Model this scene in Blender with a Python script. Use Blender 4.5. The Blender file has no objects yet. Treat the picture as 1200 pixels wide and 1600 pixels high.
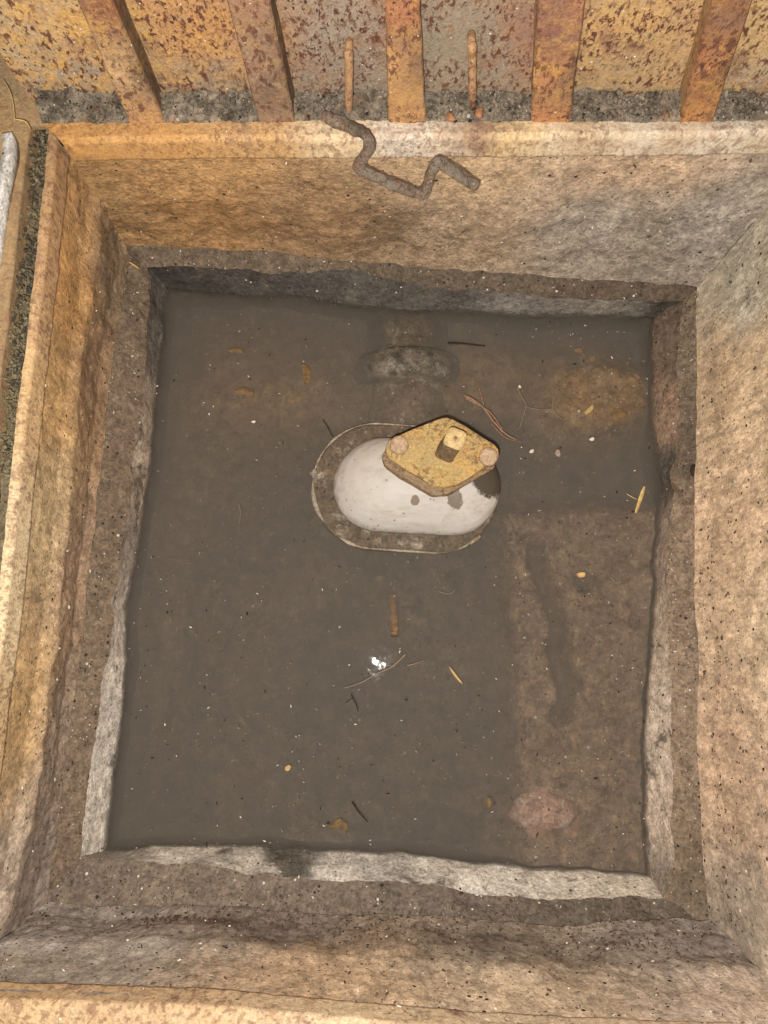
import bpy, bmesh, math, random
from mathutils import Vector, Matrix, noise
R = math.radians
random.seed(7)
S = bpy.context.scene
COL = S.collection

# ------------------------------------------------------------------ camera, sky, lights, exposure
CAM_H = 0.79
F = 1200.0                                   # focal length in photo pixels (1200 x 1600)
TH = math.atan(210 / F)
cam = bpy.data.cameras.new('camera')
cam.sensor_fit = 'VERTICAL'; cam.sensor_height = 36.0; cam.lens = 27.0
cam.clip_start = 0.01; cam.clip_end = 500
co = bpy.data.objects.new('camera', cam); COL.objects.link(co)
co.location = (0, 0, CAM_H); co.rotation_euler = (TH, 0, 0)
S.camera = co

SUN_EL, SUN_AZ = R(14), R(200)
w = bpy.data.worlds.new('World'); S.world = w; w.use_nodes = True
nt = w.node_tree; nt.nodes.clear()
sky = nt.nodes.new('ShaderNodeTexSky'); sky.sky_type = 'NISHITA'; sky.sun_disc = False
sky.sun_elevation = SUN_EL; sky.sun_rotation = SUN_AZ
bg = nt.nodes.new('ShaderNodeBackground'); bg.inputs['Strength'].default_value = 0.05
wo = nt.nodes.new('ShaderNodeOutputWorld')
nt.links.new(sky.outputs[0], bg.inputs['Color']); nt.links.new(bg.outputs[0], wo.inputs['Surface'])

sl = bpy.data.lights.new('sun', 'SUN'); sl.energy = 0.5; sl.angle = R(60); sl.color = (1, .95, .86)
so = bpy.data.objects.new('sun', sl); COL.objects.link(so)
so.rotation_euler = (R(90) - SUN_EL, 0, math.pi - SUN_AZ); so.location = (0, 0, 3)

# the photo is lit by the photographer's flash, held just beside the lens
fl = bpy.data.lights.new('flash', 'POINT'); fl.energy = 28.0; fl.shadow_soft_size = 0.004
fl.color = (1.0, .945, .86)
fo = bpy.data.objects.new('flash', fl); COL.objects.link(fo)
fo.location = (-0.014, -0.034, CAM_H + .012)

S.view_settings.view_transform = 'Standard'; S.view_settings.look = 'None'
S.view_settings.exposure = 0; S.view_settings.gamma = 1
S.render.engine = 'CYCLES'
S.cycles.volume_bounces = 1
S.cycles.use_denoising = True

# ------------------------------------------------------------------ pixel -> plane
def ray(u, v):
    x, y, z = (u - 600) / F, (800 - v) / F, -1.0
    return Vector((x, y * math.cos(TH) - z * math.sin(TH), y * math.sin(TH) + z * math.cos(TH)))
O = Vector((0, 0, CAM_H))
def PZ(u, v, z):
    d = ray(u, v); return O + d * ((z - CAM_H) / d.z)
def PY(u, v, y):
    d = ray(u, v); return O + d * (y / d.y)
def PX(u, v, x):
    d = ray(u, v); return O + d * (x / d.x)

# ------------------------------------------------------------------ objects
def tag(o, label=None, cat=None, group=None, kind=None):
    if label: o['label'] = label
    if cat: o['category'] = cat
    if group: o['group'] = group
    if kind: o['kind'] = kind
    return o
def thing(name, loc, label, cat, group=None):
    o = bpy.data.objects.new(name, None); COL.objects.link(o); o.location = loc
    o.empty_display_size = .02
    return tag(o, label, cat, group)
def obj(name, bm, m, parent=None, smooth=True):
    """links bm (world coordinates) as one mesh object, parented without moving it"""
    me = bpy.data.meshes.new(name)
    if parent is not None:
        off = Vector(parent.location)
        p = parent.parent
        while p is not None: off += Vector(p.location); p = p.parent
    else:
        bb = [v.co for v in bm.verts]
        off = Vector([sum(c[i] for c in bb) / len(bb) for i in range(3)])
        off.z = min(c.z for c in bb)
    bm.transform(Matrix.Translation(-off))
    bm.to_mesh(me); bm.free()
    if smooth:
        for p in me.polygons: p.use_smooth = True
    me.materials.append(m)
    o = bpy.data.objects.new(name, me); COL.objects.link(o)
    if parent is not None: o.parent = parent
    else: o.location = off
    return o

# ------------------------------------------------------------------ materials
def lin(c):
    return tuple((x / 12.92 if x <= .04045 else ((x + .055) / 1.055) ** 2.4) for x in [k / 255 for k in c])
class N:
    def __init__(s, name):
        s.m = bpy.data.materials.new(name); s.m.use_nodes = True
        s.t = s.m.node_tree; s.t.nodes.clear()
        s.out = s.n('ShaderNodeOutputMaterial')
        tc = s.n('ShaderNodeNewGeometry'); s.pos = tc.outputs['Position']
    def n(s, k): return s.t.nodes.new(k)
    def l(s, a, b): s.t.links.new(a, b)
    def val(s, sock, v):
        if hasattr(v, 'is_output'): s.l(v, sock)
        else: sock.default_value = v
    def mapped(s, scale=(1, 1, 1), loc=(0, 0, 0)):
        mp = s.n('ShaderNodeMapping'); s.l(s.pos, mp.inputs['Vector'])
        mp.inputs['Scale'].default_value = scale; mp.inputs['Location'].default_value = loc
        return mp.outputs[0]
    def noise(s, scale, detail=6, rough=.6, vec=None, dist=0, stretch=None, loc=None):
        t = s.n('ShaderNodeTexNoise'); t.inputs['Scale'].default_value = scale
        t.inputs['Detail'].default_value = detail; t.inputs['Roughness'].default_value = rough
        t.inputs['Distortion'].default_value = dist
        s.l(vec or s.mapped(stretch or (1, 1, 1), loc or (random.uniform(-9, 9), random.uniform(-9, 9), random.uniform(-9, 9))), t.inputs['Vector'])
        return t.outputs['Fac']
    def vor(s, scale, feature='F1', vec=None, rnd=1.0, stretch=None, out='Distance'):
        t = s.n('ShaderNodeTexVoronoi'); t.feature = feature; t.inputs['Scale'].default_value = scale
        t.inputs['Randomness'].default_value = rnd
        s.l(vec or s.mapped(stretch or (1, 1, 1), (random.uniform(-9, 9), 3, 1)), t.inputs['Vector'])
        return t.outputs[out]
    def warp(s, amt, scale, stretch=None):
        t = s.n('ShaderNodeTexNoise'); t.inputs['Scale'].default_value = scale; t.inputs['Detail'].default_value = 6; t.inputs['Roughness'].default_value = .7
        s.l(s.pos, t.inputs['Vector'])
        a = s.n('ShaderNodeVectorMath'); a.operation = 'SCALE'; a.inputs['Scale'].default_value = amt; s.l(t.outputs['Color'], a.inputs[0])
        b = s.n('ShaderNodeVectorMath'); b.operation = 'ADD'; s.l(s.mapped(stretch or (1, 1, 1)), b.inputs[0]); s.l(a.outputs[0], b.inputs[1])
        return b.outputs[0]
    def ramp(s, f, a, b, v0=0., v1=1.):
        r = s.n('ShaderNodeMapRange'); r.clamp = True
        s.l(f, r.inputs['Value'])
        r.inputs['From Min'].default_value = a; r.inputs['From Max'].default_value = b
        r.inputs['To Min'].default_value = v0; r.inputs['To Max'].default_value = v1
        return r.outputs[0]
    def math(s, op, a, b=0.0):
        m = s.n('ShaderNodeMath'); m.operation = op; s.val(m.inputs[0], a); s.val(m.inputs[1], b)
        return m.outputs[0]
    def mix(s, f, a, b, mode='MIX'):
        m = s.n('ShaderNodeMix'); m.data_type = 'RGBA'; m.blend_type = mode
        s.val(m.inputs['Factor'], f)
        for k, c in ((6, a), (7, b)):
            if hasattr(c, 'is_output'): s.l(c, m.inputs[k])
            else: m.inputs[k].default_value = (*c[:3], 1)
        return m.outputs[2]
    def grey(s, f):
        c = s.n('ShaderNodeCombineColor')
        for i in range(3): s.l(f, c.inputs[i])
        return c.outputs[0]
    def attr(s, nm='tint'):
        a = s.n('ShaderNodeAttribute'); a.attribute_name = nm; return a.outputs['Color']
    def bump(s, h, strength=.5, dist=.002, prev=None):
        b = s.n('ShaderNodeBump'); b.inputs['Strength'].default_value = strength
        b.inputs['Distance'].default_value = dist; s.l(h, b.inputs['Height'])
        if prev is not None: s.l(prev, b.inputs['Normal'])
        return b.outputs[0]
    def done(s, col, rough=.9, normal=None, spec=.3, metal=0.):
        p = s.n('ShaderNodeBsdfPrincipled')
        s.val(p.inputs['Base Color'], (*col[:3], 1) if isinstance(col, tuple) else col)
        s.val(p.inputs['Roughness'], rough); p.inputs['Specular IOR Level'].default_value = spec
        p.inputs['Metallic'].default_value = metal
        if normal is not None: s.l(normal, p.inputs['Normal'])
        s.l(p.outputs[0], s.out.inputs['Surface'])
        return s.m
    def specks(s, col, scale, thresh, gate, c, stretch=None):
        """scattered small specks: voronoi cells, only those whose random value passes the gate"""
        t = s.n('ShaderNodeTexVoronoi'); t.inputs['Scale'].default_value = scale
        s.l(s.mapped(stretch or (1, 1, 1), (random.uniform(-9, 9), 5, 2)), t.inputs['Vector'])
        sep = s.n('ShaderNodeSeparateColor'); s.l(t.outputs['Color'], sep.inputs[0])
        near = s.math('LESS_THAN', t.outputs['Distance'], s.ramp(sep.outputs[1], 0, 1, thresh * .4, thresh))
        on = s.math('GREATER_THAN', sep.outputs[0], gate)
        return s.mix(s.math('MULTIPLY', near, on), col, c)

def earth_mat(name, tint=True, base=(.3, .24, .17), patches=(), bumps=1.0, stretch=None, rough=.85, spec=.35,
              white=.988, dark=.975, var=.36, cracks=0.35, wet=0.):
    s = N(name)
    c = s.attr() if tint else s.mix(0., base, base)
    big = s.noise(14, 5, .6); med = s.noise(70, 8, .68, stretch=stretch); fine = s.noise(420, 4, .7); mid2 = s.noise(170, 6, .7, stretch=stretch)
    for sc, lo, hi, pc, amt in patches:
        m = s.ramp(s.noise(sc, 9, .68, dist=.4), lo, hi, 0, amt)
        c = s.mix(m, c, pc)
    v = s.math('ADD', s.ramp(med, .25, .75, 1 - var, 1 + var * .75), s.math('ADD', s.ramp(fine, .3, .7, -.30, .28), s.ramp(mid2, .3, .7, -.20, .19)))
    gr = s.n('ShaderNodeTexVoronoi'); gr.inputs['Scale'].default_value = 150
    s.l(s.warp(.012, 120, stretch), gr.inputs['Vector'])
    gs = s.n('ShaderNodeSeparateColor'); s.l(gr.outputs['Color'], gs.inputs[0])
    gr2 = s.n('ShaderNodeTexVoronoi'); gr2.inputs['Scale'].default_value = 380; s.l(s.warp(.004, 300, stretch), gr2.inputs['Vector'])
    gs2 = s.n('ShaderNodeSeparateColor'); s.l(gr2.outputs['Color'], gs2.inputs[0])
    v = s.math('MULTIPLY', v, s.math('ADD', s.ramp(gs.outputs[0], 0, 1, -.15, .15), s.ramp(gs2.outputs[1], 0, 1, .8, 1.2)))
    v = s.math('MULTIPLY', v, s.ramp(big, .3, .7, .9, 1.1))
    c = s.mix(1., c, s.grey(v), 'MULTIPLY')
    ck = s.vor(46, 'DISTANCE_TO_EDGE', vec=s.warp(.03, 30, stretch))
    ckm = s.math('MULTIPLY', s.ramp(ck, 0, .035, 1, 0), s.ramp(s.noise(9, 4), .52, .66))
    if cracks: c = s.mix(s.math('MULTIPLY', ckm, cracks), c, (.04, .03, .02))
    c = s.specks(c, 210, .32, white, (.75, .70, .6))
    c = s.specks(c, 480, .36, white, (.7, .64, .55))
    c = s.specks(c, 260, .42, dark, (.03, .024, .02))
    c = s.specks(c, 520, .45, dark - .01, (.045, .035, .028))
    b = s.bump(big, .5 * bumps, .012)
    b = s.bump(med, .7 * bumps, .006, b)
    b = s.bump(mid2, .6 * bumps, .003, b)
    b = s.bump(fine, .5 * bumps, .0016, b)
    b = s.bump(gs.outputs[0], .3 * bumps, .0012, b)
    if cracks: b = s.bump(s.math('SUBTRACT', 1.0, ckm), .4, .002, b)
    r = s.ramp(med, .3, .7, rough - .25 - wet, rough)
    return s.done(c, r, b, spec)

def rust_mat(name, tint=True, base=(.3, .2, .12), spots=1.0, ochre=.8, bumps=1.0, bare=None, regs=11, brown=.75, och=(.62, .36, .11)):
    s = N(name)
    c = s.attr() if tint else s.mix(0., base, base)
    a = s.noise(75, 9, .75, dist=.2)
    reg = s.ramp(s.noise(regs, 4, .6), .36, .62)
    if bare:                                   # the middle panels kept their grey paint
        sp_ = s.n('ShaderNodeSeparateXYZ'); s.l(s.pos, sp_.inputs[0])
        dx = s.math('ABSOLUTE', s.math('SUBTRACT', sp_.outputs[0], bare[0]))
        reg = s.math('MULTIPLY', reg, s.ramp(s.math('ADD', dx, s.math('MULTIPLY', s.noise(15, 4), .06)), bare[1], bare[2], .08, 1))
    c = s.mix(s.math('MULTIPLY', s.ramp(a, .45, .56, 0, ochre), reg), c, och)
    c = s.mix(s.math('MULTIPLY', s.ramp(s.noise(48 if regs < 20 else 110, 9, .75), .50, .60, 0, brown), s.ramp(s.noise(17, 4, .6), .42, .6)), c, (.27, .15, .10))
    c = s.mix(s.ramp(s.noise(60, 8, .75), .60, .70, 0, .5), c, (.36, .33, .29))
    c = s.mix(s.ramp(s.noise(90, 7, .7), .55, .68, 0, .55), c, (.40, .19, .09))
    sp = s.noise(215, 6, .66, dist=.25, stretch=(1, 1, .6))
    gate = s.ramp(s.noise(20, 5, .6), .40, .52)
    msk = s.math('MULTIPLY', s.ramp(sp, .52, .575), gate)
    c = s.mix(s.math('MULTIPLY', msk, spots), c, (.135, .055, .035))
    sp2 = s.noise(400, 5, .6, dist=.2, stretch=(1, 1, .6))
    m2 = s.math('MULTIPLY', s.ramp(sp2, .55, .62), s.ramp(s.noise(20, 4), .42, .6))
    c = s.mix(s.math('MULTIPLY', m2, spots), c, (.07, .026, .022))
    fine = s.noise(500, 4, .7)
    c = s.mix(1., c, s.grey(s.math('ADD', s.ramp(fine, .25, .75, .68, 1.28), s.ramp(s.noise(200, 6, .75), .3, .7, -.16, .16))), 'MULTIPLY')
    c = s.specks(c, 330, .3, .985, (.8, .7, .55))
    b = s.bump(a, .3 * bumps, .006); b = s.bump(sp, .5 * bumps, .003, b); b = s.bump(fine, .5 * bumps, .0012, b)
    return s.done(c, s.ramp(fine, .3, .7, .6, .95), b, .3)

def plain(name, c, var=.4, scale=200, rough=.8, spec=.3, bump=.4):
    s = N(name)
    f = s.noise(scale, 6, .65)
    col = s.mix(1., c, s.grey(s.ramp(f, .25, .75, 1 - var, 1 + var)), 'MULTIPLY')
    return s.done(col, rough, s.bump(f, bump, .0015), spec)

# ------------------------------------------------------------------ mesh helpers
def resample(pts, n):
    d = [0]
    for a, b in zip(pts, pts[1:]): d.append(d[-1] + (b - a).length)
    out = []; k = 0
    for i in range(n + 1):
        t = d[-1] * i / n
        while k < len(pts) - 2 and d[k + 1] < t: k += 1
        f = (t - d[k]) / max(1e-9, d[k + 1] - d[k])
        out.append(pts[k].lerp(pts[k + 1], f))
    return out
def nvec(p):
    return Vector((noise.noise(p + Vector((17.3, 4.1, 9.7))), noise.noise(p + Vector((-8.2, 31.9, 2.6))), noise.noise(p + Vector((5.5, -12.4, 41.8)))))
def dfield(p, amp):
    """vector displacement by position, so neighbouring panels stay joined"""
    a1, a2, a3 = amp
    p = Vector((p.x, p.y, p.z * .55))
    v = nvec(p * 11) * a1 + nvec(p * 45 + Vector((3, 1, 7))) * a2
    return v + nvec(p * 170) * a3
AMP = (.006, .0035, .0011)
def strip(rows, subs, n, amp=AMP, tint=None, fades=None):
    """rows: list of polylines; subs: cells between successive rows; displaced; optional tint(p)->rgb"""
    rr = [resample(r, n) for r in rows]
    grid = []; fd = []
    fades = fades or [1] * len(rows)
    for k in range(len(rr) - 1):
        for j in range(subs[k] + (1 if k == len(rr) - 2 else 0)):
            t = j / subs[k]
            grid.append([a.lerp(b, t) for a, b in zip(rr[k], rr[k + 1])])
            fd.append(fades[k] * (1 - t) + fades[k + 1] * t)
    bm = bmesh.new(); lay = bm.verts.layers.float_color.new('tint')
    vs = []
    for row, f in zip(grid, fd):
        r = []
        for p in row:
            v = bm.verts.new(p + dfield(p, amp) * f)
            if tint: v[lay] = (*tint(p), 1)
            r.append(v)
        vs.append(r)
    for a, b in zip(vs, vs[1:]):
        for i in range(n):
            bm.faces.new((a[i], a[i + 1], b[i + 1], b[i]))
    return bm
def tinter(pts, soft=.05, gain=1.0, desat=.16):
    P = []
    for p, c in pts:
        c = lin(c); l = .3 * c[0] + .59 * c[1] + .11 * c[2]
        c = [(x + (l - x) * desat) * gain for x in c]; k = min(1, .74 / max(c))
        P.append((Vector(p), tuple(x * k for x in c)))
    def f(p):
        q = p + nvec(p * 25) * .018
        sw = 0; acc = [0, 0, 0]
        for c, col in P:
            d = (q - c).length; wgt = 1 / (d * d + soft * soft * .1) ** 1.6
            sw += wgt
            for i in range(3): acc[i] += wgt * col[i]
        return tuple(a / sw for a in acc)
    return f
def prism(bm, outline, z0, z1, bevel=0.0, seg=2, axis=None):
    """outline: list of (x,y); closed solid with bevelled edges"""
    b2 = bmesh.new()
    bot = [b2.verts.new((x, y, z0)) for x, y in outline]; top = [b2.verts.new((x, y, z1)) for x, y in outline]
    b2.faces.new(list(reversed(bot))); b2.faces.new(top)
    n = len(outline)
    for i in range(n): b2.faces.new((bot[i], bot[(i + 1) % n], top[(i + 1) % n], top[i]))
    bmesh.ops.recalc_face_normals(b2, faces=b2.faces)
    if bevel:
        es = [e for e in b2.edges if abs(e.calc_face_angle(0)) > R(30)]
        bmesh.ops.bevel(b2, geom=es, offset=bevel, segments=seg, affect='EDGES', profile=.5)
    me = bpy.data.meshes.new('t'); b2.to_mesh(me); b2.free(); bm.from_mesh(me); bpy.data.meshes.remove(me)
    return bm
def tube(bm, pts, radii, seg=8, cap=True, jit=0.):
    if not isinstance(radii, (list, tuple)): radii = [radii] * len(pts)
    rings = []; prev = None
    for i, p in enumerate(pts):
        t = (pts[min(i + 1, len(pts) - 1)] - pts[max(i - 1, 0)]).normalized()
        if prev is None:
            a = t.orthogonal().normalized()
        else:
            a = (prev - t * prev.dot(t)).normalized()
        prev = a; b = t.cross(a)
        rings.append([bm.verts.new(p + (a * math.cos(k * 2 * math.pi / seg) + b * math.sin(k * 2 * math.pi / seg)) * radii[i] * (1 + random.uniform(-jit, jit))) for k in range(seg)])
    for r0, r1 in zip(rings, rings[1:]):
        for k in range(seg): bm.faces.new((r0[k], r0[(k + 1) % seg], r1[(k + 1) % seg], r1[k]))
    if cap:
        bm.faces.new(list(reversed(rings[0]))); bm.faces.new(rings[-1])
    return bm
def smooth_path(pts, n=6):
    out = []
    for i in range(len(pts) - 1):
        p0 = pts[max(i - 1, 0)]; p1 = pts[i]; p2 = pts[i + 1]; p3 = pts[min(i + 2, len(pts) - 1)]
        for k in range(n):
            t = k / n
            out.append(.5 * ((2 * p1) + (p2 - p0) * t + (2 * p0 - 5 * p1 + 4 * p2 - p3) * t * t + (3 * p1 - p0 - 3 * p2 + p3) * t ** 3))
    out.append(pts[-1]); return out
def subdivide_noise(bm, cuts, amp):
    if cuts: bmesh.ops.subdivide_edges(bm, edges=bm.edges[:], cuts=cuts, use_grid_fill=True)
    for v in bm.verts: v.co += dfield(v.co.copy(), amp)

# ================================================================== large structure
Z_LEDGE, Z_TOP, Z_MUD, Z_LIP = .06, .222, .165, .034
def px(z, pts): return [PZ(u, v, z) for u, v in pts]
# inner opening of the masonry at ledge height
LI = {'back': [(232, 417), (300, 416), (360, 420), (420, 430), (545, 420), (620, 436), (700, 452), (850, 462), (950, 470), (1066, 474)],
      'right': [(1066, 474), (1060, 560), (1062, 640), (1062, 690), (1052, 730), (1048, 800), (1046, 900), (1042, 1000), (1052, 1080), (1046, 1200), (1044, 1290), (1052, 1345), (1042, 1406)],
      'front': [(1042, 1406), (900, 1402), (750, 1392), (620, 1378), (540, 1374), (460, 1366), (400, 1364), (330, 1352), (220, 1346), (126, 1340)],
      'left': [(126, 1340), (138, 1200), (158, 1080), (176, 960), (198, 830), (210, 730), (222, 640), (228, 540), (232, 417)]}
WL = {'back': [(262, 452), (420, 462), (600, 476), (760, 486), (900, 491), (1022, 496)],
      'right': [(1022, 496), (1020, 600), (1025, 690), (1034, 760), (1028, 900), (1024, 1000), (1017, 1100), (1009, 1200), (1010, 1310), (1018, 1376)],
      'front': [(1018, 1376), (900, 1362), (700, 1340), (500, 1324), (300, 1320), (164, 1328)],
      'left': [(164, 1328), (178, 1200), (186, 1080), (194, 970), (217, 830), (236, 700), (246, 600), (255, 500), (262, 452)]}
LO = {'back': [(192, 374), (420, 388), (650, 408), (880, 425), (1096, 440)],
      'right': [(1096, 440), (1100, 600), (1092, 760), (1096, 900), (1100, 1100), (1100, 1300), (1120, 1446)],
      'front': [(1120, 1446), (900, 1452), (700, 1444), (500, 1436), (300, 1428), (62, 1424)],
      'left': [(62, 1424), (90, 1200), (118, 1000), (138, 850), (158, 640), (176, 500), (192, 374)]}
UT = {'back': [(108, 243), (300, 240), (600, 238), (900, 236), (1292, 232)],      # wall top under the rim
      'right': [(1292, 232), (1285, 900), (1275, 1606)],
      'front': [(1275, 1606), (900, 1590), (600, 1570), (300, 1545), (-72, 1532)],
      'left': [(-72, 1532), (0, 1200), (40, 900), (70, 600), (108, 243)]}
CEN = Vector((.02, .08, 0))
def shift(pts, d, z=None):
    """moves points outward from the pit's middle by d metres, along the side's own axis"""
    out = []
    for p in pts:
        q = p - CEN
        sx = max(-1, min(1, q.x / .28)); sy = max(-1, min(1, q.y / .31))
        n = Vector((sx if abs(sx) > .8 else 0, sy if abs(sy) > .8 else 0, 0))
        r = p + n * d
        if z is not None: r.z = z
        out.append(r)
    return out
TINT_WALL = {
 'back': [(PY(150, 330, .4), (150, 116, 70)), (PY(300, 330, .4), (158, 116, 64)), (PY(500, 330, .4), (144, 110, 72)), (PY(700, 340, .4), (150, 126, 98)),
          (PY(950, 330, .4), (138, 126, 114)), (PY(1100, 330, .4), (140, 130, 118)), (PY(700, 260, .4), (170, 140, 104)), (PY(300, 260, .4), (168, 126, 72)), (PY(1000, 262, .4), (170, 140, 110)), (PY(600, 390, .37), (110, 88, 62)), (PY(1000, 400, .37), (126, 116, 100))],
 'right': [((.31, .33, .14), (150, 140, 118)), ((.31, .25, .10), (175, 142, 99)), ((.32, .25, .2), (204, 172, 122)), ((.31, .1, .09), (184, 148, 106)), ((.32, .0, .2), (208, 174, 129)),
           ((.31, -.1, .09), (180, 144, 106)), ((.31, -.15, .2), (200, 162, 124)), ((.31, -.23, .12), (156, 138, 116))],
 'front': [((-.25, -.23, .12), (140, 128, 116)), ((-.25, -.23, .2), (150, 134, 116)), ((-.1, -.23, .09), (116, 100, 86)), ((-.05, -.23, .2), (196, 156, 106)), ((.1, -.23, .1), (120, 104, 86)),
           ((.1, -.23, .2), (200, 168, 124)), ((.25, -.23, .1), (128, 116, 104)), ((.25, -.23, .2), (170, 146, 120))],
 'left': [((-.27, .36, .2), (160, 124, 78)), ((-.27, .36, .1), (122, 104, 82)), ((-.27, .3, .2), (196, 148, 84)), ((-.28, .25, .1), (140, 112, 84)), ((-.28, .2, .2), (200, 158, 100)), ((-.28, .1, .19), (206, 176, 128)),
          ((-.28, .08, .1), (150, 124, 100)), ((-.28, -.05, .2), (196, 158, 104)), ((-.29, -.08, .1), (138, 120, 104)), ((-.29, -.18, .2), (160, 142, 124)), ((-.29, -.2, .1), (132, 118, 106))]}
M_WALL = {k: earth_mat('wall_' + k, stretch=st, bumps=bp, cracks=ck, dark=dk) for k, st, bp, ck, dk in
          [('back', (.7, 1, .8), 1.2, .45, .975), ('right', (1, .9, .5), .6, .1, .965), ('front', (.8, 1, .45), 1.0, .35, .94), ('left', (1, .8, .4), 1.0, .6, .96)]}
SIDES = ('back', 'right', 'front', 'left')
chamber = thing('masonry_chamber', (0.02, .08, -.16), 'square underground masonry chamber with muddy rough walls and an inner ledge above the water', 'chamber')
walls = {}; WROWS = {}
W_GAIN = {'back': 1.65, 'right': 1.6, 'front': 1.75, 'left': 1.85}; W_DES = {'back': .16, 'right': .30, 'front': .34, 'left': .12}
W_AMP = {'back': AMP, 'right': (.006, .0018, .0005), 'front': AMP, 'left': (.006, .003, .0009)}
STEP = {'back': .003, 'right': .002, 'front': .002, 'left': .003}
NW = 260
for k in SIDES:
    top = px(Z_TOP, UT[k]); led = px(Z_LEDGE, LO[k])
    ta, tb = resample(top, 24), resample(led, 24)
    mid = [a.lerp(b, .32) for a, b in zip(ta, tb)]
    mud = shift(mid, -STEP[k])                                   # mud crust stands proud of the band above it
    for p in mud: p.z -= .022
    low = [a.lerp(b, .9) for a, b in zip(ta, tb)]
    bot = shift(led, -.004)
    for p in bot: p.z -= .004
    rows = [shift(top, 0, Z_TOP + .012), mid, mud, low, bot]
    WROWS[k] = rows
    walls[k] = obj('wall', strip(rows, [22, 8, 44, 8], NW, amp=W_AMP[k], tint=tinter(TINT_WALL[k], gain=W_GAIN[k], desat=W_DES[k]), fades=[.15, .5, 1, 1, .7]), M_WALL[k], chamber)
tag(walls['back'], 'ochre to grey flaky back wall'); tag(walls['right'], 'pale tan right wall with dark flecks')
tag(walls['left'], 'tan left wall with a cracked mud crust'); tag(walls['front'], 'grey muddy near wall')

TINT_LEDGE = {
 'back': [(PZ(250, 400, .06), (111, 94, 76)), (PZ(450, 405, .06), (105, 89, 72)), (PZ(700, 430, .06), (95, 81, 65)), (PZ(1000, 455, .06), (87, 73, 59))],
 'right': [(PZ(1080, 520, .06), (116, 99, 80)), (PZ(1075, 700, .06), (97, 83, 67)), (PZ(1075, 800, .06), (131, 110, 90)), (PZ(1070, 1000, .06), (123, 104, 85)), (PZ(1070, 1200, .06), (129, 109, 89)), (PZ(1085, 1380, .06), (110, 93, 75))],
 'front': [(PZ(120, 1385, .06), (113, 95, 77)), (PZ(250, 1395, .06), (116, 98, 79)), (PZ(450, 1400, .06), (110, 93, 75)), (PZ(700, 1415, .06), (101, 86, 70)), (PZ(950, 1425, .06), (97, 83, 67))],
 'left': [(PZ(205, 450, .06), (109, 92, 74)), (PZ(195, 600, .06), (113, 95, 77)), (PZ(175, 760, .06), (108, 91, 73)), (PZ(150, 950, .06), (109, 92, 74)), (PZ(110, 1250, .06), (113, 95, 77))]}
M_LEDGE = earth_mat('ledge_silt', bumps=1.0, white=.978, dark=.95, cracks=.25, wet=.1)
def sink(bm):
    a, b = PZ(1048, 690, .05).to_2d(), PZ(1092, 764, .06).to_2d()
    for v in bm.verts:
        if v.co.z < .001: continue
        q = v.co.to_2d(); t = max(0, min(1, (q - a).dot(b - a) / (b - a).length_squared)); d = (q - a.lerp(b, t)).length
        v.co.z -= .020 * max(0, 1 - (d / (.012 + .007 * noise.noise(v.co * 70))) ** 2) * min(1, v.co.z / .06)
for k in SIDES:
    out = shift(px(Z_LEDGE, LO[k]), .012); inn = px(Z_LIP, LI[k])
    bm = strip([out, inn], [26], 240, amp=(.0045, .003, .0014), tint=tinter(TINT_LEDGE[k], gain=1.5, desat=.30 if k == 'front' else .1))
    if k == 'right':                                         # broken notch running out to the wall
        sink(bm)
    o = obj('ledge', bm, M_LEDGE, chamber)
TINT_LOW = {
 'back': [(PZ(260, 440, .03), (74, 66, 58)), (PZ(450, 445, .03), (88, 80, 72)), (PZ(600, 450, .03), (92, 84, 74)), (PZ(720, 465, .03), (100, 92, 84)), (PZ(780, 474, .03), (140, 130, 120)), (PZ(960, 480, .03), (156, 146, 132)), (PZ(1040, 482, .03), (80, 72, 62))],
 'right': [(PZ(1045, 520, .03), (92, 74, 56)), (PZ(1042, 650, .03), (122, 94, 70)), (PZ(1042, 720, .03), (70, 64, 56)), (PZ(1038, 850, .03), (138, 118, 100)), (PZ(1035, 1000, .03), (160, 140, 118)), (PZ(1030, 1150, .03), (196, 174, 150)), (PZ(1028, 1290, .03), (190, 166, 142)), (PZ(1035, 1360, .03), (112, 100, 86))],
 'front': [(PZ(170, 1335, .03), (120, 110, 98)), (PZ(250, 1335, .03), (196, 184, 166)), (PZ(400, 1342, .03), (190, 178, 162)), (PZ(450, 1330, .01), (62, 56, 48)), (PZ(455, 1345, .03), (62, 56, 48)), (PZ(460, 1362, .034), (66, 60, 50)), (PZ(520, 1348, .03), (196, 186, 172)), (PZ(750, 1366, .03), (200, 190, 174)), (PZ(1000, 1390, .03), (184, 172, 154))],
 'left': [(PZ(140, 1300, .03), (184, 172, 156)), (PZ(158, 1150, .03), (196, 184, 168)), (PZ(180, 1000, .03), (188, 174, 156)), (PZ(202, 850, .03), (124, 110, 96)), (PZ(218, 720, .03), (158, 138, 116)), (PZ(232, 640, .03), (140, 122, 102)), (PZ(240, 540, .03), (84, 76, 68)), (PZ(250, 450, .03), (78, 70, 64))]}
M_LOW = earth_mat('lower_plaster', bumps=.9, white=.985, dark=.985, cracks=0, var=.35,
                  patches=[(22, .56, .64, (.13, .105, .08), .85), (60, .6, .68, (.1, .08, .06), .7)])
for k in SIDES:
    inn = px(Z_LIP, LI[k]); wl = px(0, WL[k]); dn = [p + Vector((0, 0, -.17)) for p in wl]
    wl = [p.copy() for p in wl]
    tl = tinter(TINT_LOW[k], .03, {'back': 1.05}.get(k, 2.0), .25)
    bm = strip([inn, wl, dn], [20, 14], 220, amp=(.0045, .003, .0008), tint=lambda p: lin((96, 84, 70)) if p.z < -.002 else tl(p))
    if k == 'right': sink(bm)
    obj('lower_wall', bm, M_LOW, chamber)

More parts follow.
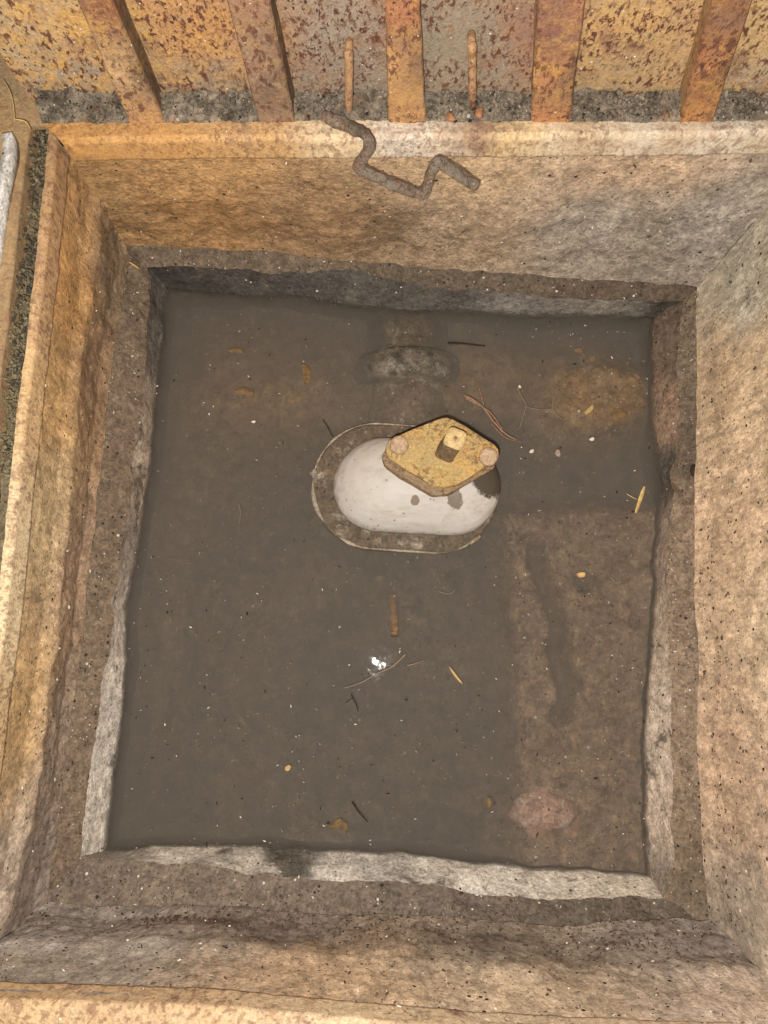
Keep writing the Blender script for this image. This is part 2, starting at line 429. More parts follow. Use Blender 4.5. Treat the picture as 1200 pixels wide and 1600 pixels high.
# floor of silt under the water
def seg_d(p, a, b):
    t = max(0, min(1, (p - a).dot(b - a) / (b - a).length_squared)); return (p - a.lerp(b, t)).length
def box_mask(p, x0, x1, y0, y1, s):
    f = lambda v, a, b, w: max(0, min(1, (v - a) / w + .5)) * max(0, min(1, (b - v) / w + .5))
    return f(p.x, x0, x1, s) * f(p.y, y0, y1, s)
A0, A1 = PZ(880, 690, 0), PZ(1060, 520, 0); B0, B1 = PZ(802, 1400, 0), PZ(1060, 775, 0)
C0, C1 = PZ(270, 680, 0), PZ(560, 540, 0); G0, G1, G2 = PZ(848, 860, 0), PZ(876, 980, 0), PZ(895, 1130, 0)
D0, D1 = PZ(540, 640, 0), PZ(860, 520, 0)
bm = bmesh.new(); lay = bm.verts.layers.float_color.new('tint'); g = []
for j in range(150):
    row = []
    for i in range(140):
        x = -.34 + .74 * i / 139; y = -.29 + .75 * j / 149; p = Vector((x, y, 0))
        wv = p + nvec(p * 20) * .012
        q_ = wv + nvec(p * 9) * .03; mA = max(0, min(1, 1.6 - 1.25 * math.sqrt(((q_.x - .232) / .088) ** 2 + ((q_.y - .272) / .066) ** 2))); mB = box_mask(p + nvec(p * 30) * .005 + nvec(p * 8) * .010, B0.x, B1.x, B0.y, B1.y, .03)
        mC = box_mask(wv, C0.x, C1.x, C0.y, C1.y, .09); mD = box_mask(wv, D0.x, D1.x, D0.y, D1.y, .05)
        z = -.043 + .014 * noise.noise(p * 9) + .006 * noise.noise(p * 26)
        z = max(z, -.055 + .041 * mA, -.055 + .037 * mB, -.055 + .028 * mC, -.055 + .024 * mD)
        gd = min(seg_d(wv, G0, G1), seg_d(wv, G1, G2)); z -= .03 * max(0, 1 - (gd / .011) ** 2) * mB
        z += .005 * noise.noise(p * 50) + .004 * noise.noise(p * 140)
        v = bm.verts.new((x, y, z)); row.append(v)
        br = max(mA, mC * .9, mD * .8); c1 = lin((126, 112, 96)); c2 = lin((160, 126, 84)); c3 = lin((146, 122, 100))
        c = [a + (b - a) * br for a, b in zip(c1, c2)]; c = [a + (b - a) * mB for a, b in zip(c, c3)]
        v[lay] = (*c, 1)
    g.append(row)
for a, b in zip(g, g[1:]):
    for i in range(139): bm.faces.new((a[i], a[i + 1], b[i + 1], b[i]))
tag(obj('pit_floor', bm, earth_mat('silt', bumps=.8, var=.7, white=.97, dark=.95, cracks=0,
    patches=[(70, .56, .64, (.46, .33, .19), .7), (14, .48, .62, (.34, .26, .18), .5), (30, .56, .68, (.07, .06, .05), .7)])), kind='structure')

# water: one closed body of murky water
s = N('murky_water')
fr = s.n('ShaderNodeFresnel'); fr.inputs['IOR'].default_value = 1.33
tr = s.n('ShaderNodeBsdfTransparent'); gl = s.n('ShaderNodeBsdfGlossy'); gl.inputs['Roughness'].default_value = .018
bb = s.bump(s.noise(26, 3, .5),   .10, .004); s.l(bb, gl.inputs['Normal'])
mx = s.n('ShaderNodeMixShader'); s.l(fr.outputs[0], mx.inputs[0]); s.l(tr.outputs[0], mx.inputs[1]); s.l(gl.outputs[0], mx.inputs[2])
s.l(mx.outputs[0], s.out.inputs['Surface'])
vs_ = s.n('ShaderNodeVolumeScatter'); va_ = s.n('ShaderNodeVolumeAbsorption'); ad = s.n('ShaderNodeAddShader')
for n_ in (vs_, va_):
    n_.inputs['Color'].default_value = (.635, .56, .485, 1); n_.inputs['Density'].default_value = 24
s.l(vs_.outputs[0], ad.inputs[0]); s.l(va_.outputs[0], ad.inputs[1]); s.l(ad.outputs[0], s.out.inputs['Volume'])
bm = bmesh.new()
prism(bm, [(-.36, -.31), (.42, -.31), (.42, .48), (-.36, .48)], -.14, 0)
tag(obj('water', bm, s.m, smooth=False), kind='structure')

# ground around the pit, one sheet with the pit's opening left out
HX0, HX1, HY0, HY1 = -.325, .375, -.285, .478
bm = bmesh.new(); W = 80
xs = [-W, HX0, HX1, W]; ys = [-W, HY0, HY1, W]
gv = [[bm.verts.new((x, y, .228)) for x in xs] for y in ys]
for j in range(3):
    for i in range(3):
        if not (i == 1 and j == 1): bm.faces.new((gv[j][i], gv[j][i + 1], gv[j + 1][i + 1], gv[j + 1][i]))
tag(obj('ground', bm, earth_mat('ground_concrete', tint=False, base=lin((150, 140, 118)), cracks=.2,
    patches=[(9, .5, .62, lin((96, 98, 60)), .7)]), smooth=False), kind='structure')

# ------------------------------------------------------------------ steel frame
frame = thing('manhole_frame', (.02, .08, .2), 'rusty ochre steel angle frame lining the mouth of the pit', 'frame')
TINT_RIM = {
 'back': [(PY(60, 220, .4), (206, 146, 62)), (PY(250, 220, .4), (206, 150, 74)), (PY(420, 222, .4), (204, 156, 92)), (PY(520, 222, .4), (224, 194, 150)), (PY(620, 225, .4), (240, 226, 206)), (PY(690, 225, .4), (236, 214, 186)),
          (PY(740, 215, .4), (168, 128, 92)), (PY(800, 220, .4), (224, 188, 124)), (PY(900, 215, .4), (196, 164, 124)), (PY(860, 228, .4), (244, 220, 184)), (PY(1000, 226, .4), (246, 228, 200)), (PY(1120, 224, .4), (240, 222, 196)), (PY(1050, 212, .4), (200, 172, 138)), (PY(1180, 215, .4), (204, 182, 152))],
 'right': [((.36, .3, .23), (200, 170, 130)), ((.35, 0, .23), (190, 160, 120)), ((.33, -.2, .23), (200, 165, 120))],
 'front': [((-.28, -.235, .24), (222, 174, 100)), ((-.15, -.24, .24), (214, 168, 104)), ((-.02, -.25, .24), (226, 188, 130)), ((.15, -.25, .24), (218, 186, 140))],
 'left': [((-.285, .38, .24), (190, 140, 70)), ((-.285, .3, .24), (206, 152, 80)), ((-.29, .2, .24), (222, 172, 92)), ((-.29, .05, .24), (230, 196, 134)), ((-.3, -.1, .24), (216, 170, 92)), ((-.3, -.2, .24), (196, 160, 110))]}
M_RIM = rust_mat('rim_rust', spots=.5, ochre=.12, bumps=.9)
rim_w = {'back': .013, 'right': .03, 'front': .05, 'left': .006}
rim_in = {'back': .005, 'right': .003, 'front': .0005, 'left': .001}
for k in SIDES:
    t = px(Z_TOP, UT[k])
    lo = shift(t, .004, Z_TOP - .004); fb = shift(t, -rim_in[k], Z_TOP); ft = shift(t, -rim_in[k] + .001, .243); te = shift(t, -rim_in[k] + .004, .2465)
    to = shift(t, rim_w[k], .2465); td = shift(t, rim_w[k] + .001, .222)
    obj('rim_bar', strip([lo, fb, ft, te, to, td], [3, 10, 3, 14, 8], 200, amp=(.0012, .0009, .0006), tint=tinter(TINT_RIM[k], desat=.16 if k == 'back' else .32)), M_RIM, frame)
# outer angle, left of the mossy groove, and its floor
ML = rust_mat('outer_rust', tint=False, base=lin((168, 140, 104)), spots=.3, ochre=.15)
lt = px(Z_TOP, UT['left'])
gi = shift(lt, .006, .226); go = shift(lt, .024, .226); oi = shift(lt, .024, .243); oo = shift(lt, .058, .246); od = shift(lt, .060, .23)
obj('groove', strip([gi, go], [8], 160, amp=(.002, .002, .001)), earth_mat('groove_dirt', tint=False, base=lin((120, 108, 84)), white=.96, dark=.93), frame)
obj('outer_angle', strip([go, oi, oo, od], [6, 10, 4], 160, amp=(.001, .0008, .0005)), ML, frame)
bk = [Vector((-.34, .4085, .2425)), Vector((.38, .4085, .2425))]
obj('seat_flange', strip([[p + Vector((0, .0, -.006)) for p in bk], bk, [p + Vector((0, .075, 0)) for p in bk]], [2, 12], 160, amp=(.001, .0008, .0004)), ML, frame)

# ------------------------------------------------------------------ hatch cover, swung open and standing on its edge
YP, YF = .4265, .4070
cover = thing('hatch_cover', (0.02, YP, .2465), 'rusty steel hatch cover standing open behind the pit with upright ribs and flaking ochre paint', 'hatch cover')
zt = .62
xl = PY(56, 170, YP).x; xr = .46
tp = tinter([(PY(60, 60, YP), (188, 158, 116)), (PY(140, 60, YP), (196, 156, 96)), (PY(150, 140, YP), (160, 140, 116)), (PY(300, 40, YP), (190, 136, 76)), (PY(330, 130, YP), (160, 136, 108)), (PY(400, 60, YP), (178, 132, 92)),
             (PY(520, 60, YP), (152, 136, 118)), (PY(520, 130, YP), (148, 134, 116)), (PY(720, 60, YP), (148, 134, 112)), (PY(760, 120, YP), (150, 134, 114)), (PY(830, 60, YP), (150, 112, 92)),
             (PY(960, 40, YP), (200, 158, 96)), (PY(960, 120, YP), (176, 146, 104)), (PY(1180, 60, YP), (196, 160, 104)), (PY(1180, 140, YP), (178, 152, 120))], .03)
zs = [.2465, .34, zt]
rows = [[Vector((xl, YP, z)), Vector((xr, YP, z))] for z in zs]
back = [[Vector((xl, YP + .006, z)), Vector((xr, YP + .006, z))] for z in reversed(zs)]
bm = strip(rows + back, [40, 20, 1, 4, 4], 260, amp=(.0015, .0006, .0002), tint=tp)
obj('plate', bm, rust_mat('lid_paint', spots=1.0, ochre=.9, bare=(.02, .105, .165)), cover)
RIBS = [((198, 252), (120, 176), [(196, 146, 92), (150, 92, 58)]), ((402, 460), (352, 420), [(160, 128, 100), (160, 118, 88)]), ((606, 664), (602, 657), [(206, 150, 84), (176, 112, 66)]),
        ((832, 892), (840, 915), [(190, 126, 74), (150, 96, 76)]), ((1064, 1116), (1112, 1175), [(178, 108, 54), (170, 110, 60)]), ((-60, -10), (-150, -90), [(180, 140, 90), (170, 120, 70)]), ((1300, 1350), (1370, 1430), [(180, 140, 90), (170, 120, 70)])]
M_RIB = rust_mat('rib_rust', spots=.85, ochre=.6)
for i, (b_, t_, cols) in enumerate(RIBS):
    p0, p1 = PY(b_[0], 182, YF), PY(b_[1], 182, YF); q0, q1 = PY(t_[0], 0, YF), PY(t_[1], 0, YF)
    k = (zt - p0.z) / (q0.z - p0.z); zb = .2425
    kb = (zb - p0.z) / (q0.z - p0.z)
    pts = lambda a, b, y: [Vector((a.x + (b.x - a.x) * kb, y, zb)), Vector((b.x, y, b.z)), Vector((a.x + (b.x - a.x) * k * .7, y, zt - .02))]
    l1 = pts(p0, q0, YF); r1 = pts(p1, q1, YF)
    fl_ = [v + Vector((.002, .003, 0)) for v in l1]
    def setY(ps, y): return [Vector((v.x, y, v.z)) for v in ps]
    cols_ = [setY(l1, YP + .003), setY(l1, YF + .0008), [v + Vector((.0012, -.0005, 0)) for v in l1], [v - Vector((.0012, .0005, 0)) for v in r1], setY(r1, YF + .0008), setY(r1, YP + .003)]
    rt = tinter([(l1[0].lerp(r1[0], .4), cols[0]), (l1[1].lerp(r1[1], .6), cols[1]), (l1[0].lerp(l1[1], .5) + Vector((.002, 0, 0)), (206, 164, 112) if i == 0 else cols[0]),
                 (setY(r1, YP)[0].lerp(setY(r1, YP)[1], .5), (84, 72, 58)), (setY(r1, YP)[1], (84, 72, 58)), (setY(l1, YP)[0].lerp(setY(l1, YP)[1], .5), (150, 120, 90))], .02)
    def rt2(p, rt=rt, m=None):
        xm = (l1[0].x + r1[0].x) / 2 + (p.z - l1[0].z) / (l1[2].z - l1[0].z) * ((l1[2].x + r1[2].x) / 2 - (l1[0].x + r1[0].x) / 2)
        if p.y > YF + .0020 and p.x > xm and i < 3: return lin((96, 86, 72))  # right sides painted dark: grime, and shadow beside the middle rib
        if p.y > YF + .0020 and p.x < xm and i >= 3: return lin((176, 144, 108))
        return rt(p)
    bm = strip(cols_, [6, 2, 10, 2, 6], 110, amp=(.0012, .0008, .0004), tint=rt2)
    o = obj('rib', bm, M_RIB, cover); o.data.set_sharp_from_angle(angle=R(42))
M_PIN = rust_mat('pin_rust', tint=False, base=lin((178, 140, 106)), spots=.9, ochre=.5)
for u, vb, vt in ((545, 184, 82), (738, 170, 70)):
    b_ = PY(u, vb, .414); t_ = PY(u, vt, .413); d = t_ - b_
    bm = bmesh.new()
    n = 14; prof = [b_ + d * (i / n) for i in range(n + 1)]
    rad = [.0017 + .0015 * min(1, i / 4) + random.uniform(-.0002, .0002) for i in range(n + 1)]
    prof.append(t_ + d.normalized() * .0012); rad.append(.0020)
    tube(bm, prof, rad, 12, jit=.05)
    # short horizontal leg that turns back into the plate
    tube(bm, [t_ + Vector((0, -.001, -.003)), t_ + Vector((0, .008, -.003)), Vector((t_.x, YP + .002, t_.z - .004))], .0028, 10)
    obj('retaining_pin', bm, M_PIN, cover)

# soil lodged along the foot of the cover
def pebbly(bm, p, r, flat=.7, lay=None, col=None):
    m = bmesh.new(); bmesh.ops.create_icosphere(m, subdivisions=1, radius=1)
    rot = Matrix.Rotation(random.uniform(0, 6.28), 4, Vector((random.gauss(0, 1), random.gauss(0, 1), random.gauss(0, 1))).normalized())
    sx, sy = random.uniform(.7, 1.3), random.uniform(.6, 1.1)
    vm = {}
    for v in m.verts:
        q = rot @ Vector((v.co.x * sx, v.co.y * sy, v.co.z * flat)) * random.uniform(.8, 1.15)
        nv = bm.verts.new(p + q * r)
        if lay is not None: nv[lay] = (*col, 1)
        vm[v] = nv
    for f_ in m.faces: bm.faces.new([vm[v] for v in f_.verts])
    m.free()
M_SOIL = earth_mat('dry_soil', tint=False, base=lin((158, 144, 126)), bumps=2.0, var=.8, white=.95, dark=.88, cracks=.5, patches=[(60, .5, .6, lin((100, 90, 76)), .6), (35, .56, .66, lin((170, 120, 84)), .6)])
bm = bmesh.new()
nx, ny = 300, 14; gg = []
for j in range(ny + 1):
    r_ = []
    for i in range(nx + 1):
        x = xl + .01 + (.45 - xl) * i / nx; t = j / ny; y = .4065 + (YP - .0005 - .4065) * t
        h = (.0025 + .0085 * t + .009 * noise.noise(Vector((x * 22, 0, 3))) * t + .006 * noise.noise(Vector((x * 60, 0, 9))) * t) * min(1, t * 6)
        p = Vector((x, y, .2455 + max(0, h + .003 * noise.noise(Vector((x * 90, y * 90, 0))) * min(1, t * 4) + .0018 * noise.noise(Vector((x * 260, y * 260, 5))))))
        r_.append(bm.verts.new(p))
    gg.append(r_)
for a, b in zip(gg, gg[1:]):
    for i in range(nx): bm.faces.new((a[i], a[i + 1], b[i + 1], b[i]))
for _ in range(1600):
    x = random.uniform(xl + .01, .44); y = random.uniform(.409, YP - .002)
    pebbly(bm, Vector((x, y, .2465 + .010 * (y - .4065) / .018 + random.uniform(0, .003))), random.choice((.0008, .0011, .0016, .0024, .0034)))
tag(obj('soil', bm, M_SOIL, smooth=False), 'grey crumbly soil lodged along the foot of the open cover between its ribs', 'soil', kind='stuff')

# ------------------------------------------------------------------ bent rod over the rim
pts = [PZ(505, 181, .256), PZ(548, 200, .255), PY(574, 212, .374), PY(576, 232, .370), PY(562, 260, .367), PY(590, 276, .365), PY(625, 293, .362), PY(656, 303, .361), PY(668, 285, .363), PY(682, 256, .365), PY(700, 262, .365), PY(745, 290, .362)]
pp = smooth_path(pts, 4)
bm = bmesh.new()
tube(bm, pp, [.0044 * (.85 + .5 * abs(noise.noise(p * 90))) * (.75 if i in (0, len(pp) - 1) else 1) * (1 + .12 * max(0, i / len(pp) - .8) / .2) for i, p in enumerate(pp)], 16, jit=.05)
subdivide_noise(bm, 1, (0, .0012, .0014))
tag(obj('bent_rod', bm, rust_mat('rod_rust', tint=False, base=lin((150, 138, 124)), spots=.6, ochre=.25, bumps=2.6)), 'twisted rusty iron rod hanging over the back rim below the pins', 'rod')

# ------------------------------------------------------------------ gate valve
vc = PZ(634, 764, -.012); VR = R(-4)
valve = thing('gate_valve', (vc.x, vc.y, -.1), 'half sunken gate valve with white dome and rusty diamond gland amid the water', 'valve')
def stadium(cx, cy, a, b, rot, n=40, power=2.6):
    out = []
    for i in range(n):
        t = 2 * math.pi * i / n; c, s_ = math.cos(t), math.sin(t)
        L = a - b; x = (L if c > 0 else -L) * (1 if abs(c) > 1e-6 else 0) + b * c; y = b * s_
        out.append((cx + x * math.cos(rot) - y * math.sin(rot), cy + x * math.sin(rot) + y * math.cos(rot)))
    return out
bm = bmesh.new()
prism(bm, stadium(vc.x, vc.y, .099, .068, VR, 64), -.024, -.005, .003, 2)
subdivide_noise(bm, 0, (.002, .001, .0006))
M_FL = earth_mat('flange_scale', tint=False, base=lin((120, 104, 84)), bumps=.7, var=.5, cracks=0, patches=[(40, .57, .66, (.5, .42, .33), .7), (18, .56, .66, (.08, .065, .05), .5)])
fl_o = obj('flange', bm, M_FL, valve)
bm = bmesh.new(); prism(bm, stadium(vc.x, vc.y, .084, .053, VR, 48), -.1, -.024, .004, 2)
obj('body', bm, M_FL, valve)
M_BOLT = earth_mat('bolt_scale', tint=False, base=lin((150, 132, 112)), cracks=0, patches=[(70, .5, .6, lin((206, 190, 170)), .8)])
for u, v, rr in ((500, 742, .010), (534, 830, .009), (652, 848, .009), (590, 846, .006)):
    c = PZ(u, v, -.006); bm = bmesh.new(); bmesh.ops.create_icosphere(bm, subdivisions=4, radius=1)
    for q in bm.verts:
        k = 1 + .35 * noise.noise(q.co * 1.5 + Vector((u, v, 0))) + .18 * noise.noise(q.co * 5)
        q.co = c + Vector((q.co.x * k, q.co.y * k * .9, q.co.z * .35 * k)) * rr * .85
    obj('flange_bolt', bm, M_BOLT, valve)
bm = bmesh.new(); P = [Vector((x, y, -.0035)) for x, y in stadium(vc.x, vc.y, .0985, .0675, VR, 160)][34:142]  # pale tube standing in for the highlight along the flange edge
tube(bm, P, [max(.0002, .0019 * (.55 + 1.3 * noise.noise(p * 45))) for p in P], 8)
obj('edge_highlight', bm, earth_mat('edge_highlight', tint=False, base=lin((196, 180, 156)), cracks=0, patches=[(40, .5, .6, lin((150, 112, 72)), .7)]), valve)
# dome: stacked stadium sections
dc = PZ(650, 762, 0)
secs = [(-.010, .0865, .0495), (.0, .0862, .0492), (.008, .0845, .0475), (.016, .080, .0432), (.023, .072, .037), (.029, .061, .030), (.033, .049, .025), (.036, .038, .022)]
bm = bmesh.new(); rings = []
for i in range(len(secs) - 1):
    for kk in range(4):
        t = kk / 4; z, a, b = [p + (q - p) * t for p, q in zip(secs[i], secs[i + 1])]
        sh = max(0, z) * .35
        rings.append([bm.verts.new((x, y, z)) for x, y in stadium(dc.x + sh, dc.y + sh * .6, a, b, VR, 72)])
for a, b in zip(rings, rings[1:]):
    for k in range(72): bm.faces.new((a[k], a[(k + 1) % 72], b[(k + 1) % 72], b[k]))
bm.faces.new(rings[-1]); bmesh.ops.recalc_face_normals(bm, faces=bm.faces)
for v in bm.verts: v.co += dfield(v.co.copy(), (.0016, .0005, .00018))
s = N('dome_paint')
c = s.mix(s.ramp(s.noise(60, 7, .65), .4, .7, 0, .35), (.60, .56, .51), (.48, .44, .38))
c = s.mix(s.ramp(s.noise(16, 5, .6), .5, .7, 0, .55), c, (.52, .44, .35))
c = s.mix(s.ramp(s.noise(70, 8, .72, stretch=(.35, 1, 1)), .50, .66, 0, .6), c, (.42, .36, .29))
c = s.mix(s.ramp(s.noise(34, 8, .75), .57, .68, 0, .6), c, (.36, .29, .22))
# worn patches where the paint has flaked off: two patches of their own place and shape
sx = s.n('ShaderNodeSeparateXYZ'); s.l(s.pos, sx.inputs[0])
def blob(cx, cy, rx, ry, nz=.5):
    dx = s.math('DIVIDE', s.math('SUBTRACT', sx.outputs[0], cx), rx); dy = s.math('DIVIDE', s.math('SUBTRACT', sx.outputs[1], cy), ry)
    d = s.math('ADD', s.math('MULTIPLY', dx, dx), s.math('MULTIPLY', dy, dy))
    return s.ramp(s.math('ADD', d, s.math('MULTIPLY', s.math('SUBTRACT', s.noise(130, 8, .72), .5), nz * 4.5)), .85, 1.1, 1, 0)
p1 = PZ(762, 752, .01); p2 = PZ(709, 782, .022); p3 = PZ(648, 783, .026); p4 = PZ(708, 770, .022)
c = s.mix(blob(p1.x, p1.y, .019, .020, .5), c, (.085, .068, .05))
c = s.mix(blob(p2.x, p2.y, .0075, .010, .9), c, (.21, .17, .13)); c = s.mix(blob(p4.x, p4.y, .005, .012, .6), c, (.23, .19, .15))
c = s.mix(blob(p3.x, p3.y, .0045, .005, .6), c, (.25, .19, .14))
c = s.specks(c, 300, .35, .96, (.25, .19, .13)); c = s.specks(c, 120, .3, .93, (.33, .27, .21))
tide = s.math('ADD', s.ramp(sx.outputs[2], -.002, .012, 1, 0), s.math('MULTIPLY', s.math('SUBTRACT', s.noise(90, 6, .7), .5), 1.6))
c = s.mix(s.ramp(tide, .45, .95, 0, .75), c, (.20, .165, .125))
nb = s.noise(220, 5, .65)
dome = obj('dome', bm, s.done(c, .55, s.bump(nb, .3, .0012), .4), valve)
# gland: two stacked diamond plates
def diamond(u0, z, tilt=0., grow=0., du=0, dv=0):
    T = [(603, 700, 20), (700, 652, 26), (781, 706, 18), (690, 762, 40)]
    P = [(Vector(PZ(u + du, v + dv, z)).to_2d(), r * .71 / F) for u, v, r in T]
    cc = sum((p for p, _ in P), Vector((0, 0))) / 4
    P = [(cc + (p - cc) * (1 + grow), r) for p, r in P]
    out = []
    for i in range(4):
        p, r = P[i]; a = (P[i - 1][0] - p).normalized(); b = (P[(i + 1) % 4][0] - p).normalized()
        half = math.acos(max(-1, min(1, a.dot(b)))) / 2
        bis = (a + b).normalized(); ctr = p + bis * (r / math.sin(half)) ; 
        # pull so the rounded tip reaches the given point
        ctr = p + bis * r
        d0 = math.atan2(-bis.y, -bis.x); sw = math.pi / 2 - half
        for k in range(9):
            t = d0 + sw * (1 - 2 * k / 8) * (1 if (a.x * b.y - a.y * b.x) > 0 else -1)
            out.append((ctr.x + r * math.cos(t), ctr.y + r * math.sin(t)))
    return out
M_GL = rust_mat('gland_rust', tint=False, base=lin((206, 178, 122)), spots=.6, ochre=.85, bumps=1.6, regs=30, brown=.55, och=(.74, .43, .13))
M_GL2 = rust_mat('stuffing_rust', tint=False, base=lin((176, 150, 120)), spots=.6, ochre=.25, bumps=2.0, regs=45)
ZG = .072
bm = bmesh.new(); prism(bm, diamond(0, ZG - .012, grow=.0, du=-5, dv=12), ZG - .030, ZG - .015, .002, 2); subdivide_noise(bm, 2, (.0014, .0016, .0010))
obj('bonnet_flange', bm, M_GL2, valve)
bm = bmesh.new(); prism(bm, diamond(0, ZG), ZG - .009, ZG, .0020, 2); subdivide_noise(bm, 3, (.0014, .0020, .0013))
gland = obj('gland', bm, M_GL, valve)
# neck
nc = PZ(692, 712, .045); bm = bmesh.new(); prof = []
for k in range(9):
    t = k / 8; z = .02 + t * (ZG - .012 - .02); r = .024 - .006 * math.sin(t * math.pi) + (.004 if t < .2 else 0)
    prof.append((z, r))
tube(bm, [Vector((nc.x, nc.y, z)) for z, _ in prof], [r for _, r in prof], 32)
obj('neck', bm, M_GL2, valve)
M_HEAD = rust_mat('bolt_head', tint=False, base=lin((206, 178, 146)), spots=.25, ochre=.12)
for u, v in ((624, 694), (764, 712)):
    c = PZ(u, v, ZG + .005); bm = bmesh.new()
    zz = [(ZG - .034, .0055), (ZG - .002, .0055), (ZG - .0019, .0092), (ZG + .003, .0090), (ZG + .0052, .0078), (ZG + .0064, .005), (ZG + .0068, .001)]
    tube(bm, [Vector((c.x, c.y, z)) for z, _ in zz], [r for _, r in zz], 20, jit=.03)
    obj('gland_bolt', bm, M_HEAD, valve)
sb = PZ(697, 706, ZG); st = PZ(712, 684, ZG + .030)
bm = bmesh.new()
def sq(c, h, rot, z): return [Vector((c.x + h * (1.0 if abs(math.cos(t)) > .5 else 0), 0, z)) for t in ()]
rings = []
for f_, hw in ((0, .0098), (.3, .0093), (.6, .0090), (.93, .0092), (.985, .0088), (1, .0078)):
    c = sb.lerp(st, f_); c = Vector((c.x, c.y, ZG - .002 + .032 * f_)); ring = []
    for k in range(32):
        t = 2 * math.pi * k / 32; e = (abs(math.cos(t)) ** 5 + abs(math.sin(t)) ** 5) ** (-1 / 5)
        x, y = hw * e * math.cos(t), hw * e * math.sin(t); ro = R(-24)
        ring.append(bm.verts.new((c.x + x * math.cos(ro) - y * math.sin(ro), c.y + x * math.sin(ro) + y * math.cos(ro), c.z)))
    rings.append(ring)
for a, b in zip(rings, rings[1:]):
    for k in range(32): bm.faces.new((a[k], a[(k + 1) % 32], b[(k + 1) % 32], b[k]))
bm.faces.new(rings[-1])
ends = [[v.co.copy() for v in q] for q in rings[-3:]]
obj('stem', bm, rust_mat('stem_rust', tint=False, base=lin((128, 112, 86)), spots=.5, ochre=.3, bumps=1.6), valve)

c = sum(ends[-1], Vector()) / 32
ends = [[c + (q - c) * 1.02 + Vector((0, 0, .0004)) for q in e] for e in ends]
bm = bmesh.new(); rings = [[bm.verts.new(q) for q in e] for e in ends]
for t_, dz in ((.8, .0006), (.25, .0008), (.2, -.0009), (.02, -.0012)):
    rings.append([bm.verts.new(c + (q - c) * t_ + Vector((0, 0, dz + .0004))) for q in ends[-1]])
for a, b in zip(rings, rings[1:]):
    for k in range(32): bm.faces.new((a[k], a[(k + 1) % 32], b[(k + 1) % 32], b[k]))
bm.faces.new(rings[-1])
obj('stem_end', bm, rust_mat('stem_end', tint=False, base=lin((222, 196, 142)), spots=.2, ochre=.35), valve)

# water pipe from the valve to the back wall
pc = PZ(640, 590, 0); bm = bmesh.new()
yA, yB = .36, vc.y + .02
tube(bm, [Vector((pc.x, yA + .02, -.062)), Vector((pc.x, yB, -.062))], .05, 40)
pipe = obj('water_pipe', bm, M_FL); tag(pipe, 'sunken iron pipe running from the valve to the back wall with a pale socket', 'pipe')
ys_ = [(yA - .036, .05), (yA - .038, .062), (yA - .044, .066), (yA - .062, .066), (yA - .070, .062), (yA - .071, .05)]
bm = bmesh.new(); tube(bm, [Vector((pc.x, y, -.0635)) for y, _ in ys_], [r for _, r in ys_], 48, cap=False)
so_ = obj('socket', bm, earth_mat('socket_scale', tint=False, base=lin((126, 114, 98)), var=.7, cracks=0, patches=[(60, .50, .66, (.52, .47, .4), .55), (30, .46, .58, (.09, .075, .06), .8)]))
so_.location -= pipe.location; so_.parent = pipe

# ------------------------------------------------------------------ small things on the water
M_TWIG = plain('twig_bark', lin((150, 118, 96)), .5, 400)
M_DTWIG = plain('dark_twig', lin((52, 42, 34)), .4, 400)
M_STRAW = plain('straw', lin((214, 182, 120)), .35, 300)
M_ROOT = plain('pale_root', lin((142, 124, 104)), .3, 300)
M_LEAF = plain('leaf_bits', lin((134, 106, 70)), .45, 180)
def twig(name, paths, m, label, cat, z=.0012, group=None):
    bm = bmesh.new()
    for pts, r0, r1 in paths:
        P = smooth_path([PZ(u, v, z + random.uniform(-.0006, .001)) for u, v in pts], 5)
        P = [p + nvec(p * 300) * .0004 for p in P]
        tube(bm, P, [r0 + (r1 - r0) * i / (len(P) - 1) for i in range(len(P))], 6, jit=.12)
    return tag(obj(name, bm, m), label, cat, group)
twig('twig', [([(726, 618), (752, 634), (772, 660), (790, 678), (806, 687)], .0016, .0008), ([(728, 622), (760, 640), (772, 652), (784, 670)], .0011, .0007), ([(747, 600), (752, 618), (756, 634)], .0005, .0008), ([(768, 662), (790, 684), (814, 690)], .0007, .0003)], M_TWIG,
     'forked brown twig floating just right of the valve gland', 'twig', z=.0035)
twig('twig', [([(538, 1075), (565, 1066), (590, 1052), (612, 1042), (634, 1022)], .0005, .0009), ([(590, 1043), (604, 1040), (616, 1041)], .0006, .0004)], M_ROOT, 'long thin pale twig floating in the open water below the valve', 'twig')
twig('twig', [([(548, 1084), (556, 1100), (560, 1112)], .0006, .0004), ([(552, 1090), (540, 1098)], .0004, .0003)], M_DTWIG, 'tiny dark forked twig just below the long pale one', 'twig')
twig('twig', [([(550, 1252), (560, 1268), (574, 1284)], .0009, .0005)], M_DTWIG, 'short dark twig floating near the front plaster edge', 'twig')
twig('twig', [([(636, 1040), (648, 1037), (662, 1033)], .0007, .0004)], M_ROOT, 'small pale twig right of the long pale one', 'twig')
twig('twig', [([(505, 656), (512, 668), (520, 682)], .0006, .0005)], M_DTWIG, 'short dark twig beside the upper left of the valve flange', 'twig')
twig('twig', [([(700, 536), (725, 537), (758, 541)], .0012, .0007)], M_DTWIG, 'straight dark twig floating by the back wall', 'twig')
twig('rootlet', [([(808, 604), (816, 622), (822, 634), (816, 655), (812, 668)], .0006, .0004), ([(820, 636), (845, 640), (864, 638)], .0004, .0003)], M_ROOT, 'thin bent rootlet floating beside the forked twig', 'rootlet')
twig('rootlet', [([(866, 618), (863, 634), (864, 640), (872, 650), (880, 656)], .0006, .0004), ([(864, 636), (856, 628)], .0004, .0003), ([(864, 638), (848, 642)], .0004, .0003)], M_ROOT, 'forked pale rootlet floating over the brown silt near the back right', 'rootlet')
